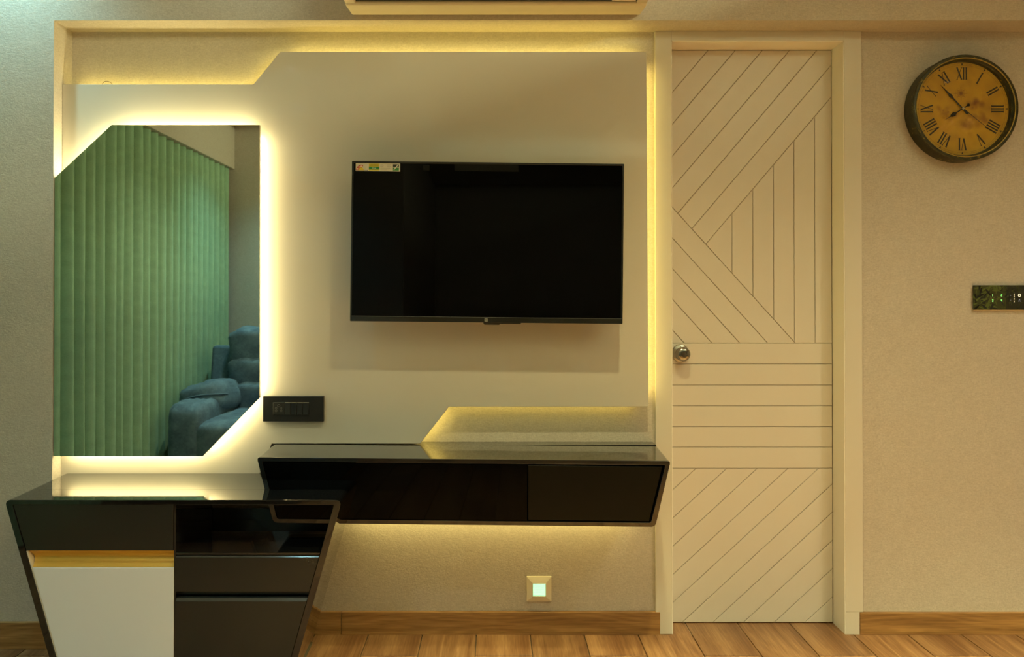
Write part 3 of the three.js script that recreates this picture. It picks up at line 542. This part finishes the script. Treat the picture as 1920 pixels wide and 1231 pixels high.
// ---------------------------------------------------------------- air conditioner on the beam
{
  const o = thing('air_conditioner', 'cream wall-mounted split air conditioner at the top of the wall', 'air conditioner', [0.009, 2.1455, 0.1137]);
  const cream = phys({ color: L3(0.72, 0.64, 0.46), roughness: 0.35 });
  const along = (pts, x0, x1, bevel) => {   // profile in (z, y), drawn out along x
    const s = new THREE.Shape(); pts.forEach(([z, y], i) => (i ? s.lineTo(z, y) : s.moveTo(z, y))); s.closePath();
    const g = new THREE.ExtrudeGeometry(s, { depth: x1 - x0 - 2 * bevel, bevelEnabled: bevel > 0, bevelSize: bevel, bevelOffset: -bevel, bevelThickness: bevel, bevelSegments: 4 });
    return metres(g.rotateY(-Math.PI / 2).scale(-1, 1, 1).translate(x0 + bevel, 0, 0));
  };
  const flip = (g) => { for (const n of ['position', 'uv']) { const a = g.attributes[n]; for (let i = 0; i < a.count; i += 3) for (let c = 0; c < a.itemSize; c++) { const q = a.array[(i + 1) * a.itemSize + c]; a.array[(i + 1) * a.itemSize + c] = a.array[(i + 2) * a.itemSize + c]; a.array[(i + 2) * a.itemSize + c] = q; } } g.deleteAttribute('normal'); g.computeVertexNormals(); return g; };
  part('body', o, flip(along([[0.0005, 0.005], [0.012, 0.0005], [0.05, -0.0025], [0.075, -0.006], [0.098, -0.0085], [0.118, -0.0085], [0.122, -0.004], [0.128, 0.02], [0.16, 0.045], [0.2, 0.075], [0.21, 0.1], [0.21, 0.26], [0.19, 0.292], [0.0005, 0.296]], -0.492, 0.492, 0.008)), cream);
  part('end_cheek', o, rbox(-0.491, -0.456, -0.004, 0.12, 0.122, 0.2, 0.004), cream);
  part('end_cheek', o, rbox(0.456, 0.491, -0.004, 0.12, 0.122, 0.2, 0.004), cream);
  part('outlet', o, box(-0.456, 0.456, 0.002, 0.03, 0.119, 0.128), std({ color: L3(0.05, 0.045, 0.02), roughness: 0.7 }), [0, 0, 0], 'dark air outlet slot');
  part('louvre_flap', o, rbox(-0.45, 0.37, 0.0015, 0.006, 0.137, 0.2, 0.002), cream);
  part('display_strip', o, rbox(0.374, 0.452, -0.001, 0.006, 0.134, 0.2, 0.002), cream);
  for (const s of [-1, 1]) part('clip_cover', o, plate(outline([[s * 0.37, 0.02], [s * 0.435, 0.02], [s * 0.43, 0.055], [s * 0.385, 0.055]].map(([x, y]) => [x, y])), 0, 0.0006).rotateX(Math.PI / 2 - 0.09), cream, [0, 0.0006, 0]);
}

// ---------------------------------------------------------------- seen in the mirror: curtain and recliner
{
  const noise = tileNoise(512, 512, [[10, 10, 0.6], [256, 90, 0.6], [90, 256, 0.6]]);
  const cloth = phys({ color: L3(0.9, 0.9, 0.9), map: dataTexture(512, 512, (i) => [146 + noise[i] * 16, 184 + noise[i] * 18, 152 + noise[i] * 16], true, 0.3, 0.3), bumpMap: dataTexture(512, 512, (i) => [128 + noise[i] * 90], false, 0.3, 0.3), bumpScale: 0.0005, roughness: 0.85, sheen: 0.4, sheenColor: L3(0.5, 0.7, 0.5), sheenRoughness: 0.5 });
  const o = thing('curtain', 'green floor-length curtain in deep folds, seen in the mirror', 'curtain', [-2.275, 0, 0]);
  const z0 = 0.3, z1 = 3.93, folds = 32, per = 16, rows = 14, H = 2.31, pos = [], uv = [], idx = [];
  const jitter = Array.from({ length: folds + 2 }, () => [rnd() - 0.5, rnd() - 0.5, rnd() - 0.5]);
  const n = folds * per;
  for (let i = 0; i <= n; i++) for (let r = 0; r <= rows; r++) {
    const f = i / per, k = Math.floor(f), t = f - k, up = r / rows, a = jitter[k], b = jitter[k + 1], mix = smooth(t);
    const wob = lerp(a[0], b[0], mix), amp = 0.046 * (1 + 0.25 * lerp(a[1], b[1], mix) * (1 - up)), ph = t * Math.PI * 2;
    const x = amp * Math.cos(ph) + 0.006 * Math.cos(2 * ph + wob), z = z0 + ((z1 - z0) * f) / folds + 0.02 * Math.sin(ph) + wob * 0.035 + lerp(a[2], b[2], mix) * 0.03 * (1 - up) * Math.sin(up * 3 + k);
    pos.push(x, 0.015 + up * H, z); uv.push(f * 0.16, up * H);
  }
  for (let i = 0; i < n; i++) for (let r = 0; r < rows; r++) { const a = i * (rows + 1) + r, b = a + rows + 1; idx.push(a, a + 1, b, b, a + 1, b + 1); }
  const g = new THREE.BufferGeometry(); g.setAttribute('position', new THREE.Float32BufferAttribute(pos, 3)); g.setAttribute('uv', new THREE.Float32BufferAttribute(uv, 2)); g.setIndex(idx); g.computeVertexNormals();
  part('drape', o, g, new THREE.MeshPhysicalMaterial().copy(cloth));
  o.children[0].material.side = THREE.DoubleSide;
  part('track', o, box(-0.012, 0.012, 2.325, 2.345, 0.28, 3.95), ivory);
}
{
  const noise = tileNoise(512, 512, [[9, 9, 1], [40, 40, 0.6], [200, 200, 0.5]]);
  const suede = phys({ map: dataTexture(512, 512, (i) => [86 + noise[i] * 28, 112 + noise[i] * 30, 128 + noise[i] * 30], true, 0.5, 0.5), bumpMap: dataTexture(512, 512, (i) => [128 + noise[i] * 90], false, 0.5, 0.5), bumpScale: 0.0015, roughness: 0.8, sheen: 0.3, sheenColor: L3(0.4, 0.5, 0.6), sheenRoughness: 0.5 });
  const o = thing('recliner', 'dark blue padded recliner armchair by the curtain, seen in the mirror', 'armchair', [-1.615, 0, 3.0]);
  // a stuffed cushion: rounded block with puckers running in from the seams
  const cushion = (w, h, d, e = 0.36, pucker = 0.006, phase = 0) => {
    const g = new THREE.SphereGeometry(1, 48, 32), p = g.attributes.position, f = (v) => Math.sign(v) * Math.pow(Math.abs(v), e);
    for (let i = 0; i < p.count; i++) {
      let x = p.getX(i), y = p.getY(i), z = p.getZ(i);
      const m = 1 / Math.pow(Math.pow(Math.abs(x), 2 / e) + Math.pow(Math.abs(y), 2 / e) + Math.pow(Math.abs(z), 2 / e), e / 2);
      x *= m; y *= m; z *= m;
      const edge = Math.max(Math.abs(x), Math.abs(y)), wr = pucker * edge * edge * (Math.sin(x * 17 + phase + y * 5) + 0.6 * Math.sin(y * 23 + x * 9 + phase * 2)) * (1 - 0.5 * Math.abs(z));
      p.setXYZ(i, (x * w) / 2 + wr * Math.sign(x) * 0.4, (y * h) / 2 + wr * 0.7, (z * d) / 2 + wr * Math.sign(z) * 0.5);
    }
    g.computeVertexNormals();
    const q = metres(g); return mergeVerticesSmooth(q);
  };
  function mergeVerticesSmooth(g) { return g; }
  const add = (name, g, x, y, z, rx = 0, ry = 0, rz = 0) => { const m = part(name, o, g, suede, [x, y, z]); m.rotation.set(rx, ry, rz); return m; };
  add('base', rbox(-0.49, 0.49, 0.03, 0.28, -0.4, 0.6, 0.03, 4), 0, 0, 0);
  add('seat_cushion', cushion(0.77, 0.3, 0.98, 0.26, 0.006), -0.01, 0.235, -0.05);
  add('lumbar_cushion', cushion(0.72, 0.25, 0.26, 0.36, 0.01, 1), 0.015, 0.455, 0.24, -0.14);
  add('back_cushion', cushion(0.76, 0.26, 0.27, 0.38, 0.012, 2), 0.015, 0.63, 0.28, -0.14);
  add('head_cushion', cushion(0.75, 0.3, 0.28, 0.32, 0.012, 3), 0.01, 0.82, 0.31, -0.1);
  add('back_frame', rbox(-0.545, 0.545, 0.25, 0.83, -0.06, 0.12, 0.03, 4), 0, 0, 0.29, 0.16);
  for (const s of [-1, 1]) {
    add('arm', cushion(0.25, 0.51, 1.0, 0.26, 0.005, s), s * 0.4, 0.245, -0.03);
    const pad = add('arm_pad', cushion(0.34, 0.23, 0.56, 0.5, 0.01, s * 2), s * 0.41, 0.47, 0.03, 0.1, 0, -s * 0.3);
    part('piping', pad, new THREE.TubeGeometry(new THREE.CatmullRomCurve3([V(-0.165, 0.0, -0.17), V(-0.135, 0.02, -0.255), V(0, 0.02, -0.283), V(0.135, -0.01, -0.255), V(0.165, -0.02, -0.17)]), 24, 0.006, 6), suede);
  }
}

renderer.render(scene, camera);
